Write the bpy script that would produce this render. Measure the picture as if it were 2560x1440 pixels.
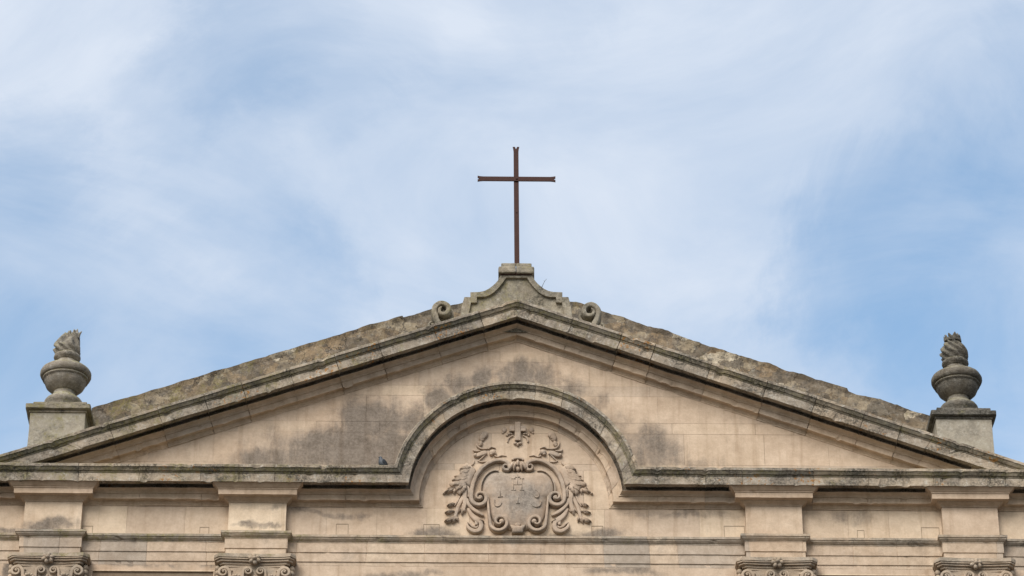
import bpy, bmesh, math, random
from mathutils import Vector, Matrix, noise
R = math.radians
random.seed(7)
for o in list(bpy.data.objects): bpy.data.objects.remove(o)
scene = bpy.context.scene
C = scene.collection

# ------------------------------------------------------------------ camera
F = 8000.0                      # focal length in photo pixels (2560 wide)
PITCH, YAW = R(31.0), R(0.8)
CAM = Vector((-0.685, -44.6, 1.65))
fwd = Vector((math.sin(YAW)*math.cos(PITCH), math.cos(YAW)*math.cos(PITCH), math.sin(PITCH)))
right = Vector((math.cos(YAW), -math.sin(YAW), 0))
up = right.cross(fwd)
cd = bpy.data.cameras.new('camera'); cam = bpy.data.objects.new('camera', cd); C.objects.link(cam)
cd.sensor_width = 36; cd.lens = F/2560*36; cd.clip_end = 2000; cd.clip_start = .5
M3 = Matrix((right, up, -fwd)).transposed()
cam.matrix_world = Matrix.Translation(CAM) @ M3.to_4x4()
scene.camera = cam

def W(px, py, p=0.0):
    """facade point (x, z) seen at a photo pixel, on the upright plane standing p metres in front of the wall"""
    d = fwd*F + right*(px-1280) + up*(720-py)
    t = (-p - CAM.y)/d.y
    q = CAM + d*t
    return q.x, q.z
def D(px, py):
    return (fwd*F + right*(px-1280) + up*(720-py)).normalized()

# ------------------------------------------------------------------ light
SUN_EL, SUN_AZ = R(39), R(-28)          # high, in front of the facade and to its left
sl = bpy.data.lights.new('sun', 'SUN'); so = bpy.data.objects.new('sun', sl); C.objects.link(so)
sl.energy = 3.2; sl.angle = R(36); sl.color = (1.0, .95, .88)
sdir = Vector((math.sin(SUN_AZ)*math.cos(SUN_EL), -math.cos(SUN_AZ)*math.cos(SUN_EL), math.sin(SUN_EL)))
so.rotation_euler = sdir.to_track_quat('Z', 'Y').to_euler()
so.location = (0, -20, 60)

scene.view_settings.view_transform = 'Standard'; scene.view_settings.look = 'None'
scene.view_settings.exposure = 0.0; scene.view_settings.gamma = 1

world = bpy.data.worlds.new('World'); scene.world = world; world.use_nodes = True

class N:
    """tiny node builder"""
    def __init__(s, nt): s.nt = nt; nt.nodes.clear()
    def n(s, t, **k):
        x = s.nt.nodes.new(t)
        for a, b in k.items(): setattr(x, a, b)
        return x
    def put(s, sock, v):
        if isinstance(v, bpy.types.NodeSocket): s.nt.links.new(v, sock)
        elif v is not None:
            if hasattr(sock.default_value, '__len__') and not hasattr(v, '__len__'): v = (v,)*len(sock.default_value)
            if hasattr(sock.default_value, '__len__') and len(sock.default_value) == 4 and len(v) == 3: v = tuple(v)+(1,)
            sock.default_value = v
    def m(s, op, a, b=None, c=None, clamp=False):
        x = s.n('ShaderNodeMath', operation=op, use_clamp=clamp)
        s.put(x.inputs[0], a)
        if b is not None: s.put(x.inputs[1], b)
        if c is not None: s.put(x.inputs[2], c)
        return x.outputs[0]
    def add(s, a, b): return s.m('ADD', a, b)
    def mul(s, a, b): return s.m('MULTIPLY', a, b)
    def sub(s, a, b): return s.m('SUBTRACT', a, b)
    def v(s, op, a, b=None):
        x = s.n('ShaderNodeVectorMath', operation=op); s.put(x.inputs[0], a)
        if b is not None: s.put(x.inputs[1], b)
        return x.outputs['Value'] if op in ('DOT_PRODUCT', 'LENGTH', 'DISTANCE') else x.outputs[0]
    def step(s, x, lo, hi):
        r = s.n('ShaderNodeMapRange', interpolation_type='SMOOTHSTEP')
        s.put(r.inputs[0], x); r.inputs[1].default_value = lo; r.inputs[2].default_value = hi
        return r.outputs[0]
    def noise(s, vec, scale, detail=4, rough=.55, dist=0, col=False):
        x = s.n('ShaderNodeTexNoise'); s.put(x.inputs['Vector'], vec)
        x.inputs['Scale'].default_value = scale; x.inputs['Detail'].default_value = detail
        x.inputs['Roughness'].default_value = rough; x.inputs['Distortion'].default_value = dist
        return x.outputs['Color'] if col else x.outputs[0]
    def mapv(s, vec, scale=(1,1,1), loc=(0,0,0), rot=(0,0,0)):
        x = s.n('ShaderNodeMapping'); s.put(x.inputs[0], vec)
        x.inputs['Location'].default_value = loc; x.inputs['Rotation'].default_value = rot; x.inputs['Scale'].default_value = scale
        return x.outputs[0]
    def mix(s, f, a, b, mode='MIX'):
        x = s.n('ShaderNodeMix', data_type='RGBA', blend_type=mode)
        s.put(x.inputs[0], f); s.put(x.inputs[6], a); s.put(x.inputs[7], b)
        return x.outputs[2]

# ---- sky: clear Nishita blue with a thin veil of high cloud over it
w = N(world.node_tree)
tc = w.n('ShaderNodeTexCoord').outputs['Generated']
sky = w.n('ShaderNodeTexSky', sky_type='NISHITA', sun_disc=False)
sky.sun_elevation = SUN_EL; sky.sun_rotation = math.pi + SUN_AZ*-1 ; sky.air_density = 1.0; sky.dust_density = .6; sky.ozone_density = 1.5
warp = w.v('SUBTRACT', w.noise(tc, 7, 8, .66, .6, True), (.5,.5,.5))
wv = w.v('ADD', tc, w.v('MULTIPLY', warp, (.12,.12,.085)))
wisp = w.noise(w.mapv(tc, (1,1,2.2), rot=(0,R(24),0)), 8, 10, .60, .7)
soft = w.noise(w.mapv(tc, (1,1,1.3)), 6.0, 3, .5)
# openings in the veil: (direction, radius in radians, depth)
holes = [((700,60),.020,.27),((560,120),.018,.22),((880,160),.020,.20),((420,260),.016,.16),((560,740),.026,.24),((720,790),.022,.18),((20,620),.026,.28),((30,1000),.022,.22),((640,300),.014,.12),
         ((2090,590),.018,.20),((2180,740),.030,.30),((2580,1010),.060,.46),((2400,1060),.03,.14),((2560,640),.024,.20),((1980,820),.016,.2),((420,900),.022,.22),((860,860),.016,.1),((1250,690),.012,.06),
         ((60,380),.012,.1),((1330,60),.012,.1),((2560,250),.016,.16),((2300,1010),.022,.30),((-150,1300),.05,.3)]
hole = None
for (px, py), rad, dep in holes:
    c = w.v('DOT_PRODUCT', w.v('NORMALIZE', wv), tuple(D(px, py)))
    g = w.mul(w.step(c, math.cos(rad*1.75), 1.0), dep)
    hole = g if hole is None else w.add(hole, g)
cover = w.add(w.mul(w.sub(wisp, .5), 1.15), w.add(w.mul(w.sub(soft, .5), .35), .80))
cover = w.m('SUBTRACT', cover, w.m('DIVIDE', w.mul(hole, 1.08), w.add(hole, 1.0)))
cover = w.m('MINIMUM', w.m('MAXIMUM', cover, 0.02), 1.0)
back = w.step(w.v('DOT_PRODUCT', tc, tuple(sdir)), .45, 1.0)      # the veil is brightest round the sun
cl = w.mix(back, (6.5,7.2,8.3), (15,14,13))
skycol = w.mix(1.0, sky.outputs[0], (1.75,2.08,2.02), 'MULTIPLY')
colr = w.mix(cover, skycol, cl)
zd = w.n('ShaderNodeSeparateXYZ'); w.put(zd.inputs[0], tc)
low = w.step(zd.outputs[2], .02, .40)                              # unseen low sky greyed to hold light off the cornice undersides
colr = w.mix(low, w.mix(1.0, colr, (.62,.60,.57), 'MULTIPLY'), colr)
bg = w.n('ShaderNodeBackground'); w.put(bg.inputs[0], colr); bg.inputs[1].default_value = .11
w.nt.links.new(bg.outputs[0], w.n('ShaderNodeOutputWorld').inputs[0])

# ------------------------------------------------------------------ materials
def gauss(m, X, Z, blobs):
    """irregular stains at given places of the wall: (px, py, rx, ry in photo pixels, strength)"""
    tot = None
    for px, py, rx, ry, st in blobs:
        cx, cz = W(px, py)
        dx = m.mul(m.sub(X, cx), 160/rx); dz = m.mul(m.sub(Z, cz), 160*.88/ry)
        r = m.m('SQRT', m.add(m.mul(dx, dx), m.mul(dz, dz)))
        g = m.mul(m.step(r, 1.35, .25), st)
        tot = g if tot is None else m.m('MAXIMUM', tot, g)
    return tot

def stone(name, a, b, grey=(.17,.155,.135), gk=.0, blobs=None, black=0., moss=0., orange=0., white=0., topmoss=.5, bump=.35, fine=1., tonek=1., streak=0., rubble=False, pits=.35, mot=1.):
    mt = bpy.data.materials.new(name); mt.use_nodes = True
    m = N(mt.node_tree)
    tc = m.n('ShaderNodeTexCoord').outputs['Object']
    geo = m.n('ShaderNodeNewGeometry')
    sep = m.n('ShaderNodeSeparateXYZ'); m.put(sep.inputs[0], tc)
    X, Z = sep.outputs[0], sep.outputs[2]
    nz = m.n('ShaderNodeSeparateXYZ'); m.put(nz.inputs[0], geo.outputs['Normal']); nz = nz.outputs[2]
    big = m.noise(tc, .9, 5, .6, .3)
    mid = m.noise(tc, 5.5, 6, .65)
    fin = m.noise(tc, 42, 3, .7)
    vfin = m.noise(tc, 110, 2, .7)
    col = m.mix(m.step(big, .3, .7), a, b)
    tone = m.n('ShaderNodeAttribute', attribute_name='tone').outputs['Fac']
    # tone > 0: greyer stone, < 0: paler stone
    col = m.mix(m.mul(m.m('MAXIMUM', tone, 0), .8*tonek), col, (.30,.27,.235))
    col = m.mix(m.mul(m.m('MAXIMUM', m.mul(tone, -1), 0), .8*tonek), col, (.62,.50,.37))
    if rubble:
        vo = m.n('ShaderNodeTexVoronoi', feature='F1', distance='EUCLIDEAN'); vo.inputs['Scale'].default_value = 2.9
        m.put(vo.inputs['Vector'], m.v('ADD', m.mapv(tc, (1,.2,1.7)), m.v('MULTIPLY', m.noise(tc, 4, 3, .6, 0, True), (.5,.5,.5))))
        vs = m.n('ShaderNodeSeparateColor'); m.put(vs.inputs[0], vo.outputs['Color'])
        col = m.mix(m.mul(m.step(vs.outputs[0], .62, .66), .75), col, (.33,.28,.205))
        col = m.mix(m.mul(m.step(vs.outputs[1], .55, .62), .7), col, (.14,.122,.10))
        col = m.mix(m.mul(m.step(vs.outputs[2], .955, .97), .85), col, (.60,.53,.41))
        ve = m.n('ShaderNodeTexVoronoi', feature='DISTANCE_TO_EDGE'); ve.inputs['Scale'].default_value = 2.9
        m.put(ve.inputs['Vector'], m.v('ADD', m.mapv(tc, (1,.2,1.7)), m.v('MULTIPLY', m.noise(tc, 4, 3, .6, 0, True), (.5,.5,.5))))
        crack = m.mul(m.step(ve.outputs[0], .028, .006), m.step(m.noise(tc, 1.7, 2), .44, .56))
        col = m.mix(m.mul(m.step(m.noise(tc, 7, 7, .8), .46, .62), .85), col, (.10,.088,.075))
        col = m.mix(m.mul(crack, .85), col, (.04,.033,.027))
    col = m.mix(1, col, m.mix(m.step(mid, .2, .8), tuple(1-(1-c)*mot for c in (.80,.77,.74)), tuple(1+(c-1)*mot for c in (1.16,1.17,1.18))), 'MULTIPLY')
    col = m.mix(m.mul(m.step(m.noise(m.v('ADD', tc, (3,8,1)), .55, 6, .62, .5), .5, .75), .40), col, m.mix(1, col, (.84,.74,.66), 'MULTIPLY'))
    stain = m.step(m.noise(tc, 1.6, 6, .65, .4), .62-gk*.42, .78-gk*.3)
    stain = m.mul(stain, min(1, gk*1.6)) if gk > 0 else None
    if blobs:
        wp_ = m.n('ShaderNodeSeparateXYZ'); m.put(wp_.inputs[0], m.noise(tc, 1.5, 6, .62, .3, True))
        g = gauss(m, m.add(X, m.mul(m.sub(wp_.outputs[0], .5), .95)), m.add(Z, m.mul(m.sub(wp_.outputs[1], .5), .45)), blobs)
        g = m.add(g, m.add(m.mul(m.sub(m.noise(tc, 2.2, 10, .76, .4), .5), 1.5), m.mul(m.sub(m.noise(m.mapv(tc, (5,5,.7)), 1.3, 6, .65), .5), .9)))
        g = m.step(g, .08, .98)
        stain = g if stain is None else m.m('MAXIMUM', stain, g)
    if stain is not None:
        gcol = m.mix(m.step(m.add(m.mul(m.noise(tc, 24, 8, .8), .55), m.mul(m.noise(tc, 4.2, 6, .7), .45)), .38, .60), tuple(c*.72 for c in grey), tuple(c*1.6 for c in grey))
        col = m.mix(m.mul(stain, .86), col, gcol)
    if white:
        wp = m.mul(m.step(m.noise(tc, 11, 7, .8), .50, .66), m.step(fin, .40, .60))
        col = m.mix(m.mul(wp, white), col, (.52,.50,.45))
    if moss:
        ms = m.mul(m.mul(m.step(m.add(m.noise(m.mapv(tc, (1,1,.6)), 2.6, 6, .7), m.mul(m.step(X, 3., -5.), .10)), .62-moss*.22, .76-moss*.12), 1), m.step(m.noise(tc, 24, 4, .7), .35, .62))
        col = m.mix(m.mul(ms, .78), col, (.18,.158,.06))
    if black:
        bs = m.mul(m.step(m.noise(m.mapv(tc, (.6,.6,1)), 3.3, 6, .75), .62-black*.3, .76-black*.18), m.step(m.noise(tc, 30, 5, .75), .36, .60))
        col = m.mix(m.mul(bs, .85), col, (.035,.034,.028))
        sp = m.step(m.noise(tc, 55, 2, .6), .66, .72)
        col = m.mix(m.mul(sp, m.mul(black, .8)), col, (.05,.047,.04))
    if orange:
        og = m.mul(m.step(m.noise(m.v('ADD', tc, (5.1,2.2,7.7)), 2.0, 2, .5), .54, .66), m.step(m.noise(m.v('ADD', tc, (1.1,9.2,3.7)), 19, 3, .6), .57, .605))
        col = m.mix(m.mul(og, orange), col, (.30,.13,.022))
    if streak:
        stf = m.mul(m.step(m.noise(m.mapv(tc, (7,7,.5)), 1.0, 5, .6), .50, .72), streak)
        col = m.mix(stf, col, m.mix(1, col, (.62,.56,.50), 'MULTIPLY'))
    # growth on ledges that face the sky
    if topmoss:
        tf = m.mul(m.step(nz, .25, .7), m.step(m.noise(tc, 6, 5, .7), .30, .55))
        col = m.mix(m.mul(tf, topmoss), col, m.mix(m.step(m.noise(tc, 14, 4), .4, .6), (.21,.19,.075), (.34,.31,.24)))
    if pits:
        pt = m.mul(m.step(m.noise(tc, 26, 4, .75), .66, .72), m.step(m.noise(tc, 1.9, 3), .42, .62))
        col = m.mix(m.mul(pt, pits), col, (.13,.095,.065))
    col = m.mix(1, col, m.mix(m.noise(tc, 24, 10, .82), (1-.42*fine,)*3, (1+.42*fine,)*3), 'MULTIPLY')
    bs = m.n('ShaderNodeBsdfPrincipled'); m.put(bs.inputs['Base Color'], col)
    bs.inputs['Roughness'].default_value = .92; bs.inputs['Specular IOR Level'].default_value = .15
    bp = m.n('ShaderNodeBump'); bp.inputs['Strength'].default_value = bump; bp.inputs['Distance'].default_value = .03
    m.put(bp.inputs['Height'], m.add(m.mul(fin, .45), m.add(m.mul(mid, .6), m.mul(vfin, .2))))
    m.nt.links.new(bp.outputs[0], bs.inputs['Normal'])
    m.nt.links.new(bs.outputs[0], m.n('ShaderNodeOutputMaterial').inputs[0])
    return mt

BA, BB = (.455,.348,.255), (.565,.445,.338)
wall_stains = [(128,1322,85,17,.95),(641,1323,75,9,.75),(860,1125,250,72,1.0),(690,1150,150,38,.9),(940,1060,120,80,.95),(800,1180,300,14,.6),(560,1165,60,14,.6),(1310,915,110,26,.5),
               (1640,1125,90,72,.8),(1740,1160,120,20,.5),(1085,1332,60,18,.95),(1500,1333,90,22,.95),(1420,1338,120,10,.7),
               (800,1283,200,10,.5),(1700,1285,200,10,.5),(30,1330,60,10,.9),(2120,1300,90,30,.5),
               (520,1405,40,14,.8),(330,1410,120,14,.8),(1000,1440,130,12,.7),(1560,1432,120,14,.75),(30,1400,25,60,.9)]
for dg, st, ex in ((168,.95,16),(155,.95,24),(142,.95,34),(129,.9,30),(116,.85,24),(103,.85,26),(90,.9,30),(77,.8,26),(64,.62,16),(50,.5,12),(36,.5,12),(22,.6,20)):
    wall_stains.append((1291+(300+ex)*math.cos(R(dg)), 1226-(300+ex)*.88*math.sin(R(dg)), 55, 30+ex*.6, st))
M = dict(
  wall   = stone('limestone_wall', BA, BB, blobs=wall_stains, grey=(.12,.103,.088), bump=.3, topmoss=.4, streak=.50, mot=.7, fine=.7, tonek=2.0),
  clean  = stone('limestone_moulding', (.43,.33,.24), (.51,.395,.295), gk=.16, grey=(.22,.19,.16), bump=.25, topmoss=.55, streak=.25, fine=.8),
  corona = stone('lichen_shade_limestone', (.32,.265,.20), (.405,.34,.265), gk=.5, grey=(.18,.155,.13), moss=.30, black=.72, white=.9, orange=.8, bump=.6),
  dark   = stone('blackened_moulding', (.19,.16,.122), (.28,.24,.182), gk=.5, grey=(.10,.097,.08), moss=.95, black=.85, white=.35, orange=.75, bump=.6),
  grime  = stone('grimy_moulding', (.37,.30,.23), (.46,.37,.28), gk=.5, grey=(.19,.17,.14), moss=.3, black=.28, white=.25, bump=.5, topmoss=.7),
  shaft  = stone('limestone_architrave', (.43,.335,.25), (.52,.41,.31), gk=.25, grey=(.24,.21,.18), bump=.3, streak=.25),
  carved = stone('carved_limestone', (.37,.295,.22), (.44,.35,.265), gk=.42, grey=(.17,.155,.135), bump=.4, topmoss=.35, black=.08, fine=1.0),
  relief = stone('relief_limestone', (.39,.305,.235), (.47,.37,.285), gk=.42, grey=(.21,.185,.16), blobs=[(1312,1262,44,60,1.0),(1290,1255,60,14,.8)], bump=.35, topmoss=.25, fine=.8),
  urn    = stone('weathered_grey_stone', (.25,.225,.19), (.32,.285,.235), gk=.55, grey=(.12,.112,.095), moss=.30, black=.42, white=.5, orange=.2, bump=.8, topmoss=.85, fine=1.6, mot=1.6),
  ped    = stone('pedestal_stone', (.28,.255,.205), (.35,.315,.255), gk=.4, grey=(.21,.19,.16), moss=.42, black=.12, white=.5, bump=.5, topmoss=.85),
  urn_r  = stone('blackened_grey_stone', (.165,.15,.125), (.23,.205,.17), gk=.6, grey=(.085,.08,.07), moss=.12, black=.70, white=.4, bump=.9, topmoss=.4, fine=1.6, mot=1.7),
  ornam  = stone('gable_ornament_stone', (.26,.23,.18), (.33,.29,.225), gk=.5, grey=(.17,.155,.125), moss=.38, black=.60, white=.4, bump=.8, topmoss=.7, fine=1.7, mot=1.5),
  rubble = stone('rendered_rubble', (.30,.225,.145), (.22,.175,.12), gk=.3, grey=(.12,.10,.085), moss=.12, black=.22, white=.3, orange=.12, bump=1.0, rubble=True, topmoss=.15, fine=1.3),
  gap    = stone('shadowed_core', (.20,.15,.11), (.22,.17,.12), bump=.2, topmoss=0, pits=0),
)
def simple(name, c, rough=.6, metal=0, nscale=8, amt=.25, bump=.1):
    mt = bpy.data.materials.new(name); mt.use_nodes = True; m = N(mt.node_tree)
    tc = m.n('ShaderNodeTexCoord').outputs['Object']
    nn = m.noise(tc, nscale, 5, .6)
    col = m.mix(nn, tuple(x*(1-amt) for x in c), tuple(x*(1+amt) for x in c))
    b = m.n('ShaderNodeBsdfPrincipled'); m.put(b.inputs['Base Color'], col)
    b.inputs['Roughness'].default_value = rough; b.inputs['Metallic'].default_value = metal
    bp = m.n('ShaderNodeBump'); bp.inputs['Strength'].default_value = bump; bp.inputs['Distance'].default_value = .02
    m.put(bp.inputs['Height'], nn); m.nt.links.new(bp.outputs[0], b.inputs['Normal'])
    m.nt.links.new(b.outputs[0], m.n('ShaderNodeOutputMaterial').inputs[0]); return mt
M['rust'] = simple('rusty_painted_iron', (.044,.015,.010), .85, 0, 14, .4, .3)
M['feather'] = simple('slate_feathers', (.055,.065,.080), .6, 0, 30, .35, .2)
M['featherd'] = simple('dark_feathers', (.030,.035,.045), .55, 0, 30, .3, .2)
M['beak'] = simple('dark_beak', (.05,.045,.04), .5)
M['twig'] = simple('dry_stem', (.07,.06,.045), .9)
M['roof'] = simple('roof_covering', (.25,.17,.12), .9, 0, 5, .3, .3)
M['paving'] = simple('stone_paving', (.05,.044,.038), .8, 0, 2, .25, .2)

# ------------------------------------------------------------------ mesh helpers
U = 1/160.0                                   # one photo pixel at the facade, in metres
def rough_pt(v, amp, s1=3.2, s2=13.0, seed=0.):
    a = noise.noise_vector(Vector((v.x*s1+seed, v.y*s1, v.z*s1)))
    b = noise.noise_vector(Vector((v.x*s2, v.y*s2+seed, v.z*s2)))
    return v + a*amp + b*amp*.6

class MB:
    def __init__(s): s.bm = bmesh.new(); s.tone = s.bm.faces.layers.float.new('tone')
    def face(s, vs, mat=0, tone=0., smooth=False):
        try: f = s.bm.faces.new(vs)
        except ValueError: return None
        f.material_index = mat; f[s.tone] = tone; f.smooth = smooth; return f
    def v(s, x, y, z): return s.bm.verts.new((x, y, z))
    def grid(s, rings, closed=True, mats=None, tones=None, smooth=False, caps=True):
        """rings of points joined into a skin"""
        rv = [[s.bm.verts.new(p) for p in r] for r in rings]
        n = len(rv[0]); m = n if closed else n-1
        for i in range(len(rv)-1):
            for j in range(m):
                k = (j+1) % n
                s.face([rv[i][j], rv[i][k], rv[i+1][k], rv[i+1][j]], mats[j] if mats else 0, tones[i] if tones else 0, smooth)
        if caps and closed:
            s.face(rv[0][::-1], 0, tones[0] if tones else 0); s.face(rv[-1], 0, tones[-1] if tones else 0)
    def box(s, x0, x1, y0, y1, z0, z1, mat=0, tone=0., bev=.006, seg=0, rough=0):
        b2 = bmesh.new(); bmesh.ops.create_cube(b2, size=1)
        for v in b2.verts: v.co = Vector((x0+(v.co.x+.5)*(x1-x0), y0+(v.co.y+.5)*(y1-y0), z0+(v.co.z+.5)*(z1-z0)))
        if seg:
            bmesh.ops.subdivide_edges(b2, edges=b2.edges[:], cuts=seg, use_grid_fill=True)
        if bev: 
            ed = [e for e in b2.edges if len(e.link_faces) == 2 and e.calc_face_angle(0) > .5]
            bmesh.ops.bevel(b2, geom=ed, offset=bev, segments=2, affect='EDGES', profile=.6)
        if rough:
            for v in b2.verts: v.co = rough_pt(v.co, rough)
        s.merge(b2, mat, tone)
    def merge(s, b2, mat=0, tone=0., mtx=None, smooth=False):
        b2.verts.index_update(); mp = []
        for v in b2.verts: mp.append(s.bm.verts.new(mtx @ v.co if mtx else v.co))
        for f in b2.faces: s.face([mp[v.index] for v in f.verts], mat, tone, smooth)
        b2.free()
    def lathe(s, prof, cx, cy, z0, n=48, mat=0, smooth=True, rough=0, fn=None):
        rings = []
        for (r, z) in prof:
            ring = []
            for i in range(n):
                a = 2*math.pi*i/n
                p = Vector((cx+r*math.cos(a), cy+r*math.sin(a), z0+z))
                if fn: p = fn(p, a, r, z)
                if rough: p = rough_pt(p, rough, 5, 18)
                ring.append(p)
            rings.append(ring)
        s.grid(rings, True, None, None, smooth)
    def build(s, name, mats, parent=None, recalc=True):
        if recalc: bmesh.ops.recalc_face_normals(s.bm, faces=s.bm.faces[:])
        me = bpy.data.meshes.new(name); s.bm.to_mesh(me); s.bm.free()
        for x in (mats if isinstance(mats, (list, tuple)) else [mats]): me.materials.append(M[x] if isinstance(x, str) else x)
        o = bpy.data.objects.new(name, me); C.objects.link(o)
        if parent: o.parent = parent
        return o
def tag(o, label=None, cat=None, group=None, kind=None):
    if label: o['label'] = label
    if cat: o['category'] = cat
    if group: o['group'] = group
    if kind: o['kind'] = kind
    return o
def empty(name, loc=(0,0,0)):
    o = bpy.data.objects.new(name, None); C.objects.link(o); o.location = loc; o.empty_display_size = .3; return o

def chip(p, nrm_in, amp, th=.42, s=9., seed=0.):
    """pull a vertex inward where a noise peak says the edge has broken off"""
    k = noise.noise(Vector((p.x*s+seed, p.y*s, p.z*s+seed*.7)))
    if k > th: return p + nrm_in*(min(1, (k-th)*4)*amp)
    return p

def joints_for(length, lo, hi, rnd):
    js = []; t = rnd.uniform(.1, hi)
    while t < length: js.append(t); t += rnd.uniform(lo, hi)
    return js
def stations(length, js, step=.045, g=.006):
    """parameter values along a run, with a narrow groove at every joint: (t, groove?, block index)"""
    out = []; edges = [0]+js+[length]
    for b in range(len(edges)-1):
        a, e = edges[b]+(g if b else 0), edges[b+1]-(g if b < len(edges)-2 else 0)
        n = max(1, int((e-a)/step))
        out += [(a+(e-a)*i/n, False, b) for i in range(n+1)]
        if b < len(edges)-2:
            out += [(edges[b+1]-g*.6, True, b), (edges[b+1]+g*.6, True, b+1)]
    return out

# entablature lines, read off the photo and turned into metres on the facade
zb = W(1291, 1270.5, 0)[1]                       # underside of the bed mould = top of the frieze
R0 = 232.3*U                                     # radius of the lunette
zc = W(1291, 1262, 0)[1]                         # springing of the lunette
HC = zc-zb
XC = .0
# cornice profile: (q = height above the bed line, p = projection), material per segment
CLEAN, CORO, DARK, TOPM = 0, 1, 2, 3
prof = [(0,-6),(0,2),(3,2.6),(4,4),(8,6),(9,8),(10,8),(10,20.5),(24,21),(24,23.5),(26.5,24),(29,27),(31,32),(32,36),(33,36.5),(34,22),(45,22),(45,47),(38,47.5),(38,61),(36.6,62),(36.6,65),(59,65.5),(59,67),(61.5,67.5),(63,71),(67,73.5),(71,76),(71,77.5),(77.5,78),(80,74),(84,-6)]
pmat = [0,0,0,0,0,0,0,0,0,0,0,0,0,0,1,1,1,1,1,1,1,1,2,2,2,2,2,2,1,3,3,0]  # soffit and pocket get the darker corona stone, deepening their shade by colour
prof = [(q*U, p*U) for q, p in prof]

def rake_dir(a, b):
    d = Vector((b[0]-a[0], b[1]-a[1])); d.normalize(); return d

church = empty('church_gable_front', (0,0,0))
tag(church, 'weathered beige limestone church front with pediment and lunette, filling the lower part of the view', 'church')

# ---- level cornice with the round arch rising out of it (one continuous mitred moulding)
mb = MB(); rnd = random.Random(3)
XL, XR = -8.86, 8.55
def corner(q):
    th = math.asin(max(-1, min(1, (q-HC)/(R0+q)))); return th, (R0+q)*math.cos(th)
runs = []
LL = -XL-R0
js = joints_for(LL, .55, 1.2, rnd)
for t, g, b in stations(LL, js): runs.append(('L', t/LL, g, b))
LA = math.pi*(R0+.3)
ja = joints_for(LA, .35, .5, rnd)
for t, g, b in stations(LA, ja, .04): runs.append(('A', t/LA, g, b+100))
LR = XR-R0
jr = joints_for(LR, .55, 1.2, rnd)
for t, g, b in stations(LR, jr): runs.append(('R', t/LR, g, b+200))
rings = []; tones = []; tn = {}
for kind, t, g, b in runs:
    ring = []
    if b not in tn: tn[b] = (rnd.uniform(-.35,.45), rnd.uniform(-.004,.004))
    for q, p in prof:
        th, xe = corner(q)
        if kind == 'L':
            x = XL+LL*t; k0 = -2.15
            if x > k0: x = k0+(-xe-k0)*(x-k0)/(-R0-k0)
            z = zb+q; inn = Vector((0, 1, -.6))
        elif kind == 'R':
            x = R0+LR*t; k0 = 2.15
            if x < k0: x = xe+(k0-xe)*(x-R0)/(k0-R0)
            z = zb+q; inn = Vector((0, 1, -.6))
        else:
            a = math.pi-th-(math.pi-2*th)*t
            x = (R0+q)*math.cos(a); z = zc+(R0+q)*math.sin(a); inn = Vector((-math.cos(a)*.6, 1, -math.sin(a)*.6))
        pt = Vector((x, -p, z))
        if p > 0:
            pt.y -= tn[b][1]
            if g: pt += inn.normalized()*.012
            pt = rough_pt(pt, .0055)
            pt = pt if q > 30*U and p < 50*U else chip(pt, inn.normalized(), .030, .36, 7, 3.)
        ring.append(pt)
    rings.append(ring); tones.append(tn[b][0])
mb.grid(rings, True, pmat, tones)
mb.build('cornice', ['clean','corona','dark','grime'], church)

# ---- raking cornice
ap = W(1291, 855, 0); lf = W(297, 1157, 0); rt = W(2264, 1172, 0)
dl = rake_dir(ap, lf); dr = rake_dir(ap, rt)
zclip = zb+77*U
mb = MB(); rings = []; tones = []; rnd = random.Random(11)
nl = Vector((-dl.y, dl.x)); nl = nl if nl.y > 0 else -nl
nr = Vector((-dr.y, dr.x)); nr = nr if nr.y > 0 else -nr
def apex_pt(q):
    # where both offset lines cross
    A = Vector(ap)+nl*q; B = Vector(ap)+nr*q
    # A + s*dl = B + t*dr
    det = dl.x*(-dr.y)-dl.y*(-dr.x); rx = B.x-A.x; ry = B.y-A.y
    s = (rx*(-dr.y)-ry*(-dr.x))/det
    return A+dl*s
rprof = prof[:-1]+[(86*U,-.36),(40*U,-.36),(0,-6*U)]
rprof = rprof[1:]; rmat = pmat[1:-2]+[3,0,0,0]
def rake_run(d, flip, base, ser):
    out = []; L = 8.9
    js = joints_for(L, .55, .95, rnd)
    for t, g, b in stations(L, js):
        out.append((d, t/L, g, b+base))
    return out
rl = rake_run(dl, 0, 0, 0)[::-1]; rr = rake_run(dr, 0, 100, 0)
tn = {}
for d, t, g, b in rl+rr:
    if b not in tn: tn[b] = (rnd.uniform(-.35,.5), rnd.uniform(-.007,.007))
    ring = []
    n2 = nl if d is dl else nr
    inn = Vector((-n2.x*.6, 1, -n2.y*.6)).normalized()
    for q, p in rprof:
        A = apex_pt(q); O = Vector(ap)+n2*q
        sa_ = (A-O).dot(d); se_ = (zclip-O.y)/d.y; sx = 8.9*t            # joints square to the slope, mitre at the apex, level cut at the foot
        if sx < .5: sx = sa_+(.5-sa_)*sx/.5
        elif sx > 6.6: sx = 6.6+(se_-6.6)*(sx-6.6)/2.3
        P = O+d*sx
        pt = Vector((P.x, -p, P.y))
        if p > 0:
            pt.y -= tn[b][1]
            if g: pt += inn*(.016 if b % 3 else .045)
            pt = rough_pt(pt, .005)
            if not (q > 30*U and p < 50*U): pt = chip(pt, inn, .032, .35, 7, 11.)
        ring.append(pt)
    rings.append(ring); tones.append(tn[b][0])
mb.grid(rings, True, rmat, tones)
mb.build('raking_cornice', ['clean','corona','dark','grime'], church)

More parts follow.
